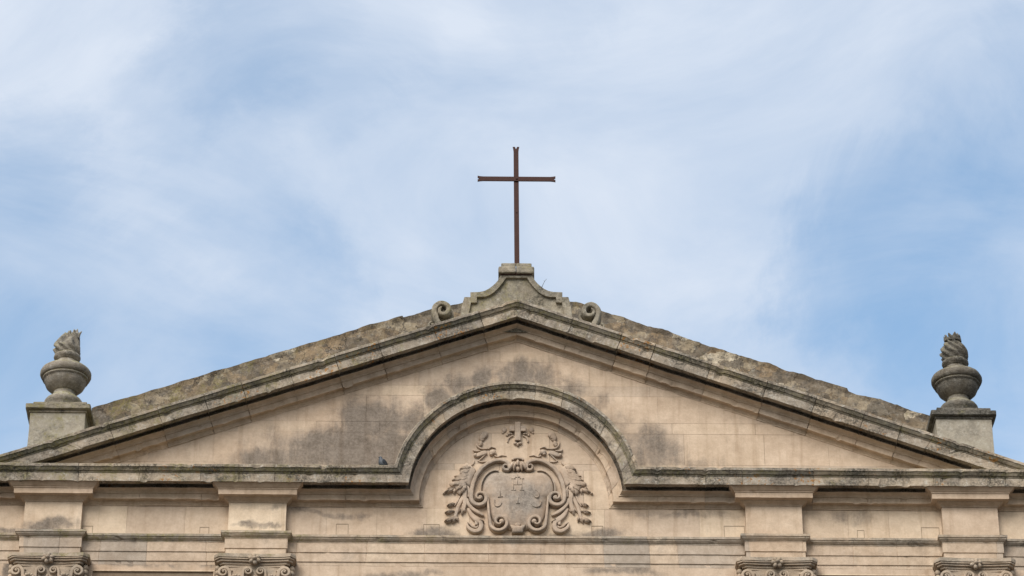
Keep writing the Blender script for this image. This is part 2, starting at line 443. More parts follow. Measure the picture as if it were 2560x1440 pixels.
# ---- the wall: ashlar blocks with thin open joints over a darker core
def clip(poly, a, n):
    out = []
    for i in range(len(poly)):
        P, Q = poly[i], poly[(i+1) % len(poly)]
        dp, dq = (P-a).dot(n), (Q-a).dot(n)
        if dp >= 0: out.append(P)
        if dp*dq < 0: out.append(P+(Q-P)*(dp/(dp-dq)))
    return out
mb = MB(); rnd = random.Random(5)
def block(x0, x1, z0, z1, tone, p=0., g=.0022, rake=True):
    poly = [Vector((x0+g, z0+g)), Vector((x1-g, z0+g)), Vector((x1-g, z1-g)), Vector((x0+g, z1-g))]
    if rake:
        lift = .12
        poly = clip(poly, Vector(ap)+nl*lift, -nl)
        if len(poly) > 2: poly = clip(poly, Vector(ap)+nr*lift, -nr)
    if len(poly) < 3: return
    f = [mb.v(q.x, -p, q.y) for q in poly]; bk = [mb.v(q.x, .02, q.y) for q in poly]
    mb.face(f, 0, tone)
    for i in range(len(f)):
        k = (i+1) % len(f); mb.face([f[i], f[k], bk[k], bk[i]], 0, tone)
rows_px = [1262+.0, 1176, 1160, 1083, 1056, 990, 965, 905, 880, 830]
zs = [zb-.01]+[W(1291, y, 0)[1] for y in rows_px[1:]]
for i in range(len(zs)-1):
    x = -8.6+rnd.uniform(0, .6)
    while x < 8.6:
        wd = rnd.uniform(.55, 1.35)
        if not (zs[i+1] < zc+R0+.25 and abs(x+wd/2) < R0*.98 and False):
            block(x, x+wd, zs[i], zs[i+1], rnd.choice([rnd.uniform(-.35,.2), rnd.uniform(-.1,.1), rnd.uniform(0,.22)]), rnd.uniform(-.0015,.0015), rnd.choice([.0005,.0008,.0012,.0022]))
        x += wd
mb.build('gable_wall', ['wall'], church)

# crown of the architrave / frieze / lower wall
crz = zb-84.6*U
aprof = [(16,0),(16,-6),(14,-7),(13,-10),(9,-14),(6.8,-15),(6.5,-17.5),(5.5,-18),(5.5,-43.5),(3,-44),(3,-68),(0.3,-69),(0.3,-78)]     # (p, z) below the crown's top
pil = [((61.5,205.5),(57.5,202)), ((572.5,715.7),(569.5,714.5)), ((1863,2004),(1866,2007.5)), ((2352.5,2492.5),(2359,2499))]
PP = 21*U
pil_x = []
for (t, b) in pil:
    xs = [(W(t[k], 1262, PP)[0]+W(b[k], 1325, PP)[0])/2 for k in (0,1)]
    pil_x.append(xs)
rnd = random.Random(9)
bays = [(-8.7, pil_x[0][0]), (pil_x[0][1], pil_x[1][0]), (pil_x[1][1], pil_x[2][0]), (pil_x[2][1], pil_x[3][0]), (pil_x[3][1], 8.7)]
patches = [(500,522,1318,1329),(841,870,1310,1334),(1059,1098,1311,1336),(1479,1507,1315,1338),(1810,1862,1315,1341),(2143,2161,1326,1344),(2303,2349,1319,1344),(206,231,1315,1329)]
for bi, (a, b) in enumerate(bays):
    mb = MB()
    n = max(1, round((b-a)/.75)); ed = [a]+[a+(b-a)*k/n+rnd.uniform(-.1,.1) for k in range(1, n)]+[b]
    for k in range(n):
        block(ed[k], ed[k+1], crz-.02, zb-.01, rnd.uniform(-.5,.12), rnd.uniform(-.001,.001), .0012, False)
    # fine open joints round the little repair stones let into the foot of the frieze
    for (x0, x1, y0, y1) in patches:
        xa, za = W(x0, y0); xb_, zb_ = W(x1, y1)
        if not a < (xa+xb_)/2 < b: continue
        for (q0, q1, r0, r1) in [(xa, xb_, za-.006, za+.002), (xa-.003, xa+.003, zb_-.03, za), (xb_-.003, xb_+.003, zb_-.03, za)]:
            mb.face([mb.v(q0,-.0035,r0), mb.v(q1,-.0035,r0), mb.v(q1,-.0035,r1), mb.v(q0,-.0035,r1)], 1)
    mb.build('frieze', ['wall','gap'], church)

def plan_sweep(mb, path, profile, z0, mat=None, tones=None, rough=.003, step=.06, blocks=None, seed=0., chipamp=.018, jrnd=None, lo=.3, hi=.6):
    """sweep an upright profile (p outward, z) along a plan path, mitred at its corners"""
    pts = [Vector(p) for p in path]; nseg = len(pts)-1
    nor = []
    for i in range(nseg):
        d = (pts[i+1]-pts[i]).normalized(); nor.append(Vector((d.y, -d.x)))     # outward = to the right of travel = towards -y when heading +x
    mit = []
    for i in range(len(pts)):
        if i == 0: mit.append(nor[0])
        elif i == nseg: mit.append(nor[-1])
        else:
            s = nor[i-1]+nor[i]; mit.append(s/(1+nor[i-1].dot(nor[i])))
    rings = []; tl = []; cur = 0
    for i in range(nseg):
        L = (pts[i+1]-pts[i]).length
        js = joints_for(L, lo, hi, jrnd) if (jrnd and L > .6) else []
        st = stations(L, js, step)
        lastb = None
        for (t, g, b) in st:
            if i and t == 0: continue
            if b != lastb: cur = jrnd.choice([0, -.3, .1, .75, .55, -.1]) if jrnd and (js or i == 0) else cur; lastb = b
            f = t/L; base = pts[i].lerp(pts[i+1], f); mi = mit[i].lerp(mit[i+1], f)
            inn = Vector((-nor[i].x, -nor[i].y, 0))
            ring = []
            for (p, z) in profile:
                q = base+mi*p
                pt = Vector((q.x, q.y, z0+z))
                if p > -.01 and rough:
                    pt = rough_pt(pt, rough, seed=seed)
                    if g: pt += inn*.006
                    pt = chip(pt, inn+Vector((0,0,.3)), chipamp, .42, 9, seed)
                ring.append(pt)
            rings.append(ring); tl.append(cur)
    mb.grid(rings, True, mat, tl)

# bay architrave: crown moulding and fasciae, breaking forward over each pilaster
ap_prof = [(p*U, z*U) for p, z in aprof]
ap_closed = [(-.05, .0)]+ap_prof+[(-.05, -78*U)]
ap_mat = [1,1,1,1,1,1,1,0,0,0,0,0,0,0,0,0]
path = [(-8.7, 0)]
for a, b in pil_x:
    path += [(a, 0), (a, -PP), (b, -PP), (b, 0)]
path.append((8.7, 0))
mb = MB(); plan_sweep(mb, path, ap_closed, crz, [1]*6+[1,0,0,0,0,0,0,0,0], jrnd=random.Random(21), lo=.35, hi=1.1, seed=2.)
mb.build('architrave', ['shaft','grime'], church)

# lower wall with the top of the sunken panels in the side bays
mb = MB(); zl = crz-69*U; zbot = zb-7.0
zp = W(400, 1426, 0)[1]
panels = [(W(228,1430)[0], W(537,1430)[0], zp), (W(2040,1440)[0], W(2330,1440)[0], W(2200,1437)[1])]
def slab(x0, x1, z0, z1, p=0., tone=0.): mb.box(x0, x1, -p, .1, z0, z1, 0, tone, 0)
cuts = []
xcur = -8.7
for (a, b, zt) in panels:
    slab(xcur, a, zbot, zl); slab(a, b, zt, zl)
    # frame lip and sunken field
    lipw = 3*U
    mb.box(a, b, .045, .1, zbot, zt, 0, -.1, 0)
    mb.box(a, b, -.012, .045, zt-lipw, zt-.0015, 0, -.6, .004)
    mb.box(a+.002, a+lipw, -.012, .045, zbot, zt-lipw, 0, -.4, .004); mb.box(b-lipw, b-.002, -.012, .045, zbot, zt-lipw, 0, -.4, .004)
    xcur = b
slab(xcur, 8.7, zbot, zl)
mb.build('lower_wall', ['wall'], church)

# ---- pilasters: forward frieze block, cornice block over it, shaft below, carved capital
CZ = W(641, 1383.5, PP+28*U)[1]                # top of the capitals
blk = [(q, p) for q, p in prof if q <= 38.1*U]
cb = [(-.04, -.0)]+[(2*U,-.6*U),(3*U,2*U),(6*U,4*U),(12*U,8*U),(13*U,10*U),(26*U,10.5*U),(26.5*U,24*U),(28.5*U,24.5*U),(29*U,27*U),(31*U,28*U),(35*U,32*U),(39*U,36*U),(41*U,37.6*U)]+[(-.04, 37.6*U)]
for i, (a, b) in enumerate(pil_x):
    mb = MB()
    zt, zm = zb, crz
    mb.box(a, b, -PP, .05, zm-.01, zt+.02, 0, [-.3,-.7,-.15,0][i], .006, 0)
    mb.box(a+.003, b-.003, -PP+.003, .05, zbot, zm-70*U, 0, .1, .004)
    pl = mb.build('pilaster', ['wall'], church)
    tag(pl, ['leftmost pilaster, grey stained at the foot of its frieze block','pale pilaster left of the lunette','pilaster right of the lunette','rightmost, dimmer pilaster'][i])
    m2 = MB()
    plan_sweep(m2, [(a, .02), (a, -PP), (b, -PP), (b, .02)], cb, zb, None, rough=.003, step=.05, seed=i*3.1, chipamp=.014)
    m2.build('cornice_block', ['clean'], pl)

# capital, modelled once around its own axis; x right, y out of the face (negative), z down from the abacus top
def ridge(mb, pts, wd, ht, base=0., n=11, mat=0, tone=0., smooth=True, caps=True):
    """a rounded band laid on the facade plane: pts (x, z), half width and height per point"""
    rings = []; m = len(pts)
    for i in range(m):
        a = Vector(pts[max(0,i-1)]); b = Vector(pts[min(m-1,i+1)]); d = (b-a)
        if d.length < 1e-9: d = Vector((1,0))
        d.normalize(); nn = Vector((-d.y, d.x))
        wi = wd[i] if hasattr(wd, '__len__') else wd; hi = ht[i] if hasattr(ht, '__len__') else ht
        bi = base[i] if hasattr(base, '__len__') else base
        ring = []
        for k in range(n):
            s = -1+2*k/(n-1)
            h = (1-abs(s)**5)**.5 if abs(s) < 1 else 0
            q = Vector(pts[i])+nn*(s*wi)
            ring.append(Vector((q.x, -(bi+hi*(.45+.55*h)), q.y)))
        q0 = Vector(pts[i])-nn*wi; q1 = Vector(pts[i])+nn*wi
        ring = [Vector((q0.x, -bi+.02, q0.y))]+ring+[Vector((q1.x, -bi+.02, q1.y))]
        rings.append(ring)
    mb.grid(rings, True, None, [tone]*m, smooth, caps)
def smooth_path(pts, n=6):
    out = []; P = [Vector(p) for p in pts]
    for i in range(len(P)-1):
        p0 = P[max(0,i-1)]; p1 = P[i]; p2 = P[i+1]; p3 = P[min(len(P)-1,i+2)]
        for k in range(n):
            t = k/n
            out.append(.5*((2*p1)+(p2-p0)*t+(2*p0-5*p1+4*p2-p3)*t*t+(3*p1-p0-3*p2+p3)*t**3))
    out.append(P[-1]); return [tuple(v) for v in out]
def spiral(cx, cz, r0, r1, a0, turns, n=30, asp=1.):
    return [(cx+(r0+(r1-r0)*(k/n)**.8)*math.cos(a0+turns*2*math.pi*k/n), cz+asp*(r0+(r1-r0)*(k/n)**.8)*math.sin(a0+turns*2*math.pi*k/n)) for k in range(n+1)]
def lin(a, b, n): return [a+(b-a)*i/(n-1) for i in range(n)]
def blob(mb, x, z, rx, rz, h, base=0., rot=0., mat=0, tone=0., seg=12):
    rings = []
    ca, sa = math.cos(rot), math.sin(rot)
    for j in range(5):
        f = j/4*math.pi/2; rr = math.cos(f)+.02; hh = math.sin(f)
        ring = []
        for k in range(seg):
            a = 2*math.pi*k/seg; u, v = rx*rr*math.cos(a), rz*rr*math.sin(a)
            ring.append(Vector((x+u*ca-v*sa, -(base+h*(.35+.65*hh)), z+u*sa+v*ca)))
        rings.append(ring)
    rings = [[Vector((p.x, .02-base, p.z)) for p in rings[0]]]+rings
    mb.grid(rings, True, None, None, True)
def leaf(mb, x, z, L, wd, ang, h, base=0., lobes=3, tone=0., curl=.3):
    """a lobed leaf with a raised spine lying on the plane, pointing along ang"""
    n = 18; ca, sa = math.cos(ang), math.sin(ang); rings = []
    for i in range(n+1):
        t = i/n
        env = math.sin(math.pi*min(1, t**.75))**.8*(1-.25*t)
        lob = .62+.38*abs(math.cos(math.pi*lobes*t))
        hw = max(.002, wd*env*lob); hh = h*(.4+.6*math.sin(math.pi*min(1,t*.9+.05)))*(1+curl*t)
        u = t*L; bend = curl*L*.25*t*t
        ring = []
        for s in (-1,-.7,-.35,-.12,0,.12,.35,.7,1):
            v = s*hw+bend
            prof_h = hh*(.35+.5*(1-s*s)) + (hh*.22 if abs(s) == .35 else 0) - (hh*.12 if abs(s) == .12 else 0)
            ring.append(Vector((x+u*ca-v*sa, -(base+prof_h), z+u*sa+v*ca)))
        a, b = ring[0], ring[-1]
        ring = [Vector((a.x, .02-base, a.z))]+ring+[Vector((b.x, .02-base, b.z))]
        rings.append(ring)
    mb.grid(rings, True, None, [tone]*(n+1), True)

def make_capital(parent, cx, seed):
    V = lambda px: px*U
    zz = lambda y: (1383.5-y)/.885*U                      # photo row -> drop below the abacus top, same plane
    root = MB()
    # bell behind the volutes
    rings = []
    for k in range(11):
        t = k/10; z = CZ-V(14)-t*V(95); hw = V(80-6*t); pr = PP+V(12-6*t)
        rings.append([Vector((cx-hw, .03, z)), Vector((cx-hw, -pr+V(4), z)), Vector((cx-hw+V(5), -pr, z)), Vector((cx+hw-V(5), -pr, z)), Vector((cx+hw, -pr+V(4), z)), Vector((cx+hw, .03, z))])
    root.grid(rings, True)
    cap = root.build('capital', ['carved'], parent)
    # abacus: concave front with cut corners, stepped below
    m = MB()
    def layer(z0, z1, half, pr, cut, inset=0., rough=.004, mt=0):
        ring = []
        L = []
        xs = lin(-half+cut, half-cut, 13)
        for x in xs:
            bow = V(5)*(1-(abs(x)/(half-cut))**2)
            L.append((x, -(PP+pr-bow)))
        outl = [(-half, .03), (-half, -(PP+pr-cut*1.0))]+L+[(half, -(PP+pr-cut*1.0)), (half, .03)]
        rr = []
        for z in (z0, z0-(z0-z1)*.25, z0-(z0-z1)*.75, z1):
            k = .4*rough if z in (z0, z1) else 0
            rr.append([rough_pt(Vector((cx+x*(1-k), y, z)), rough, seed=seed) for x, y in outl])
        m.grid(rr, True, [mt]*len(outl))
    layer(CZ, CZ-V(9), V(101), V(30), V(13), rough=.012, mt=1)
    layer(CZ-V(9.5), CZ-V(13), V(98), V(28), V(12))
    layer(CZ-V(13.2), CZ-V(18), V(94), V(24), V(11))
    layer(CZ-V(18.5), CZ-V(24), V(86), V(18), V(8))
    layer(CZ-V(24.5), CZ-V(30), V(78), V(15), V(5))
    m.build('abacus', ['carved','grime'], cap)
    # rosette on the abacus
    m = MB(); rz = CZ-V(14.5)
    for k in range(6):
        a = k*math.pi/3+.3+seed; blob(m, cx+V(9.5)*math.cos(a), rz+V(8.5)*math.sin(a), V(6.5), V(5.2), V(8), PP+V(24), a)
    blob(m, cx, rz, V(5.5), V(5), V(12), PP+V(27)); blob(m, cx, rz, V(13), V(11.5), V(4), PP+V(22))
    m.build('rosette', ['carved'], cap)
    # volutes
    for sgn in (-1, 1):
        for (ox, oy, r, w0, pr, stem) in ((75, 1426, 15, 4.8, 24, [(-17,46),(-21,28),(-20,12)]), (15.5, 1422, 11.5, 3.8, 20, [(18,44),(18,26),(15,10)])):
            m = MB()
            vx, vz = ox, zz(oy)/U*1.0
            big = ox > 50
            # stem rises from below (inner side for the large, outer side for the small), rolls over the top and inward
            side = -1 if big else 1
            sp = []
            a_start = math.pi if side < 0 else 0
            tot = 1.45
            n = 44
            for k in range(n+1):
                f = k/n; ang = a_start + (-1 if side < 0 else 1)*tot*2*math.pi*f
                rr = r*(1-.80*f)
                sp.append((vx+rr*math.cos(ang), vz+rr*math.sin(ang)))
            st = [(vx+side*(r+7), vz-60), (vx+side*(r+4.5), vz-38), (vx+side*(r+1.5), vz-16)]
            pth = smooth_path(st+[sp[0]], 5)[:-1]+sp
            pth = [(cx+sgn*V(x), CZ+V(z)) for x, z in pth]
            N_ = len(pth)
            wds = [V(w0)*(1.0 if i < 18 else 1-.62*(i-18)/(N_-18)) for i in range(N_)]
            hts = [V(7)+V(7)*min(1, i/N_*1.3) for i in range(N_)]
            ridge(m, pth, wds, hts, PP+V(pr-12), 11)
            blob(m, cx+sgn*V(vx), CZ+V(vz), V(r*.93), V(r*.93), V(3), PP+V(pr-11))
            blob(m, cx+sgn*V(vx), CZ+V(vz), V(r*.2), V(r*.2), V(5), PP+V(pr-2))
            m.build('volute', ['carved'], cap)
    # tips of the acanthus leaves and the dart between the small volutes
    m = MB()
    leaf(m, cx, CZ-V(52), V(22), V(5), -math.pi/2, V(8), PP+V(10), 1)
    for ox in (-44, 44):
        for j in range(5):
            a = math.pi*(.1+.2*j); blob(m, cx+V(ox+11*math.cos(a)), CZ+V(-64+9*math.sin(a)), V(4.5), V(4), V(8), PP+V(14), a)
        blob(m, cx+V(ox), CZ+V(-72), V(13), V(16), V(9), PP+V(11))
        blob(m, cx+V(ox*1.75), CZ+V(-66), V(13), V(8), V(10), PP+V(10), .4)
    blob(m, cx, CZ+V(-72), V(15), V(9), V(9), PP+V(11))
    blob(m, cx-V(58), CZ-V(40), V(5), V(3), V(5), PP+V(10)); blob(m, cx+V(58), CZ-V(40), V(5), V(3), V(5), PP+V(10))
    for ox in (-98, 98):
        for j in range(4): blob(m, cx+V(ox*.93), CZ-V(28+13*j), V(7), V(8), V(12), PP-V(6), .3)
    m.build('leaf', ['carved'], cap)
for i, (a, b) in enumerate(pil_x):
    make_capital(church, (a+b)/2, i*.37)

# ---- coat of arms in the lunette (positions read off the carving)
K = 4.721
def Z2(zx, zy): return W(zx/K+1080, zy/K+1040, .03)
AX = 1013.0
def mir(pts): return [(2*AX-x, y) for x, y in pts]
kx = 1/K*U
HS = 1.45
def relief_path(mb, pts, wd, ht, mirror=True, base=0., n=6, sides=(0,1)):
    for s in sides if mirror else (0,):
        pp = mir(pts) if s else pts
        sp = smooth_path([Z2(*p) for p in pp], n)
        N_ = len(sp)
        def ip(v):
            if not hasattr(v, '__len__'): return v*kx
            return [ (v[0]+(v[-1]-v[0])*i/(N_-1) if len(v) == 2 else v[min(len(v)-1,int(i/n))]+(v[min(len(v)-1,int(i/n)+1)]-v[min(len(v)-1,int(i/n))])*((i%n)/n))*kx for i in range(N_)]
        ridge(mb, sp, ip(wd), [h*HS for h in ip(ht)] if hasattr(ht,'__len__') else ht*kx*HS, base)
def rblob(mb, zx, zy, rx, ry, h, base=0., rot=0., mirror=True, sides=(0,1)):
    for s in sides if mirror else (0,):
        x, z = Z2(2*AX-zx if s else zx, zy)
        blob(mb, x, z, rx*kx, ry*kx/.88, h*kx*HS, base, (-rot if not s else rot))
def rleaf(mb, zx, zy, L, wd, ang, h, lobes=3, curl=.3, base=0., sides=(0,1)):
    for s in sides:
        x, z = Z2(2*AX-zx if s else zx, zy)
        a = math.pi-ang if s else ang
        leaf(mb, x, z, L*kx, wd*kx, a, h*kx*HS, base, lobes, 0, -curl if s else curl)
def slab_poly(mb, pts, th, dome=0., inset=10, tone=0.):
    """outline on the wall given its own thickness, with a softened edge and a domed face"""
    P = [Z2(*p) for p in pts]; n = len(P)
    c = Vector((sum(p[0] for p in P)/n, sum(p[1] for p in P)/n))
    rings = [[Vector((p[0], .02, p[1])) for p in P], [Vector((p[0], -th*.75, p[1])) for p in P]]
    for f, d in ((.965,.0),(.85,.45),(.62,.75),(.36,.93),(.1,1.)):
        rings.append([Vector((c.x+(p[0]-c.x)*f, -(th+dome*d), c.y+(p[1]-c.y)*f)) for p in P])
    mb.grid(rings, True, None, [tone]*8, True)
def smooth_poly(pts, n=4): 
    q = smooth_path([pts[-1]]+pts+[pts[0], pts[1]], n); return q[n:-n-1+0] if False else smooth_path(pts+[pts[0]], n)[:-1]

# shield body
mb = MB()
sh = [(1012,655),(1110,668),(1230,650),(1340,665),(1410,740),(1435,850),(1420,930),(1360,985),(1345,1090),(1320,1200),(1250,1290),(1130,1340),(1012,1352)]
sh = sh + [(2*AX-x, y) for x, y in sh[-2:0:-1]]
slab_poly(mb, smooth_poly(sh), .035, .075)
arms = mb.build('coat_of_arms', ['relief'], church)
arms['label'] = 'carved shield inside the lunette'
# letters and small cross cut on the shield
def cut_poly(mb, pts, wd=5.0, ht=.015, n=3, smoothit=False):
    pp = smooth_path([Z2(*p) for p in pts], n) if smoothit else [Z2(*p) for p in pts]
    for k in range(len(pp)-1) if not smoothit else (None,):
        seg = pp if smoothit else [pp[k], pp[k+1]]
        # follow the dome of the shield
        rb = []
        for (x, z) in seg:
            cx_, cz_ = Z2(AX, 985); r = math.hypot((x-cx_)/(418*kx), (z-cz_)/(350*kx/.88))
            tb = [(0,1.),(.1,1.),(.36,.93),(.62,.75),(.85,.45),(.965,0),(2,0)]
            for (r0, h0), (r1, h1) in zip(tb, tb[1:]):
                if r0 <= r <= r1: hh = h0+(h1-h0)*(r-r0)/(r1-r0)
            rb.append(.035+.075*hh-.004)
        ridge(mb, seg, wd*kx, ht, rb, 5)
for name, strokes, curves in (
    ('carved_letter', [[(775,812),(835,812)], [(805,812),(805,975)], [(775,975),(835,975)]], []),
    ('carved_letter', [[(935,760),(985,760)], [(958,760),(958,902)], [(935,902),(990,902)], [(1035,760),(1085,760)], [(1060,760),(1060,902)], [(1035,902),(1085,902)], [(958,835),(1060,835)], [(1009,700),(1009,835)], [(980,740),(1038,740)]], []),
    ('carved_letter', [], [[(1300,850),(1280,815),(1240,812),(1205,840),(1215,890),(1250,915),(1262,950),(1245,985),(1210,975),(1195,945)]]),
    ('carved_nail', [[(990,1058),(1035,1058)], [(1012,985),(1012,1058)]], []),
    ('carved_nail', [], [[(735,1000),(735,1050),(760,1085),(800,1080),(820,1045)]]),
    ('carved_nail', [], [[(1290,1020),(1275,1075),(1230,1095),(1190,1085),(1175,1060)]])):
    m = MB()
    for c in strokes: cut_poly(m, c)
    for c in curves: cut_poly(m, c, smoothit=True)
    m.build(name, ['relief'], arms)
# strapwork frame
m = MB()
for s in (0, 1):
    def mm(p): return [(2*AX-x, y) for x, y in p] if s else p
    a0 = [(905,600),(900,565),(860,540),(800,528),(730,538),(655,572),(585,625),(525,705),(490,790),(468,880),(462,960)]
    # closing volutes
    low = []
    for k in range(31):
        f = k/30; an = math.pi+f*1.35*2*math.pi; rr = 104*(1-.80*f)
        low.append((566+rr*math.cos(an)*.98, 982-rr*math.sin(an)*-1*-1*.92 if False else 982+rr*-math.sin(an)*.92*-1*-1))
    lo2 = []
    for k in range(31):
        f = k/30; an = math.pi - f*1.35*2*math.pi; rr = 104*(1-.80*f)
        lo2.append((566+rr*math.cos(an), 982+rr*.9*math.sin(an)))
    tp = []
    for k in range(19):
        f = k/18; an = -.3+f*1.0*2*math.pi; rr = 46*(1-.72*f)
        tp.append((868+rr*math.cos(an), 618+rr*.9*math.sin(an)))
    pts = mm(tp[::-1]+a0[1:]+lo2[1:])
    pw = [Z2(*p) for p in pts]; N_ = len(pw)
    wd = [ (9+16*min(1,i/18)) if i < 24 else (27 if i < 36 else 27-17*(i-36)/(N_-36)) for i in range(N_)]
    ridge(m, pw, [x*kx for x in wd], [(.075 + .055*min(1, max(0, (i-28)/20)) + .05*max(0, 1-i/16)) for i in range(N_)], .01)
    rb = Z2(*mm([(570,985)])[0]); blob(m, rb[0], rb[1], 30*kx, 30*kx, .06, .07)
m.build('scroll_frame', ['relief'], arms)
m = MB()
for s in (0, 1):
    lo3 = []
    for k in range(33):
        f = k/32; an = math.pi*1.0 - f*1.35*2*math.pi; rr = 118*(1-.80*f)
        lo3.append((800+rr*math.cos(an), 1275+rr*.92*math.sin(an)))
    pts = [(655,960),(662,1040),(668,1120),(675,1200)]+lo3[1:]
    if s: pts = mir(pts)
    pw = [Z2(*p) for p in pts]; N_ = len(pw)
    wd = [12+12*min(1,i/5) if i < 20 else 25-15*(i-20)/(N_-20) for i in range(N_)]
    ridge(m, pw, [x*kx for x in wd], [.085+.05*min(1, i/20) for i in range(N_)], .01)
    c = (822,1272); c = (2*AX-c[0], c[1]) if s else c; q = Z2(*c); blob(m, q[0], q[1], 30*kx, 30*kx, .05, .10)
m.build('lower_scroll', ['relief'], arms)
# raised rim inside the frame
for s in (0, 1):
    m = MB(); relief_path(m, [(785,662),(740,655),(680,675),(625,725),(590,790),(575,860),(575,905)], 8, 16, base=.045, sides=(s,))
    m.build('inner_rim', ['relief'], arms)
# clasps at top and bottom
m = MB()
for s in (1, -1):
    rleaf(m, 985, 560, 120, 30, R(-103), 34, 1, .2, .06, sides=(0,) if s == 1 else (1,))
relief_path(m, [(950,545),(965,528),(1012,522),(1060,528),(1077,545)], 14, 30, False, base=.06)
rblob(m, 1012, 575, 20, 40, 36, .06, 0, False); rblob(m, 1012, 632, 26, 30, 22, .05, 0, False)
for x, r in ((940,.5),(1085,-.5)): rblob(m, x, 600, 22, 58, 34, .05, r, False)
m.build('clasp', ['relief'], arms)
m = MB()
slab_poly(m, [(915,1300),(960,1322),(1012,1312),(1065,1322),(1105,1300),(1080,1350),(1078,1392),(940,1392),(945,1350)], .085, .03)
rblob(m, 1012, 1300, 34, 26, 18, .06, 0, False)
m.build('clasp', ['relief'], arms)
# carved cross with its tassels
m = MB()
slab_poly(m, [(975,78),(1047,78),(1047,132),(1092,132),(1092,188),(1047,188),(1047,300),(975,300),(975,188),(925,188),(925,132),(975,132)], .055, .0)
m.bm.free(); m = MB()
def rbox(m, x0, y0, x1, y1, th, y_=0.):
    a = Z2(x0, y0); b = Z2(x1, y1); m.box(a[0], b[0], -th, .02, b[1], a[1], 0, 0, .01)
rbox(m, 976, 78, 1046, 298, .070); rbox(m, 912, 126, 975, 190, .072); rbox(m, 1047, 126, 1109, 190, .072)
m.build('carved_cross', ['relief'], arms)
m = MB()
for (x, y, a, b, h) in [(852,156,30,32,15),(886,218,17,17,15),(836,190,15,13,11),(985,318,24,18,24),(1012,335,14,22,26)]:
    rblob(m, x, y, a, b, h)
relief_path(m, [(893,302),(898,270),(925,240),(955,228)], 9, 14)
relief_path(m, [(905,215),(925,200),(945,215)], 9, 18)
m.build('tassels', ['relief'], arms)
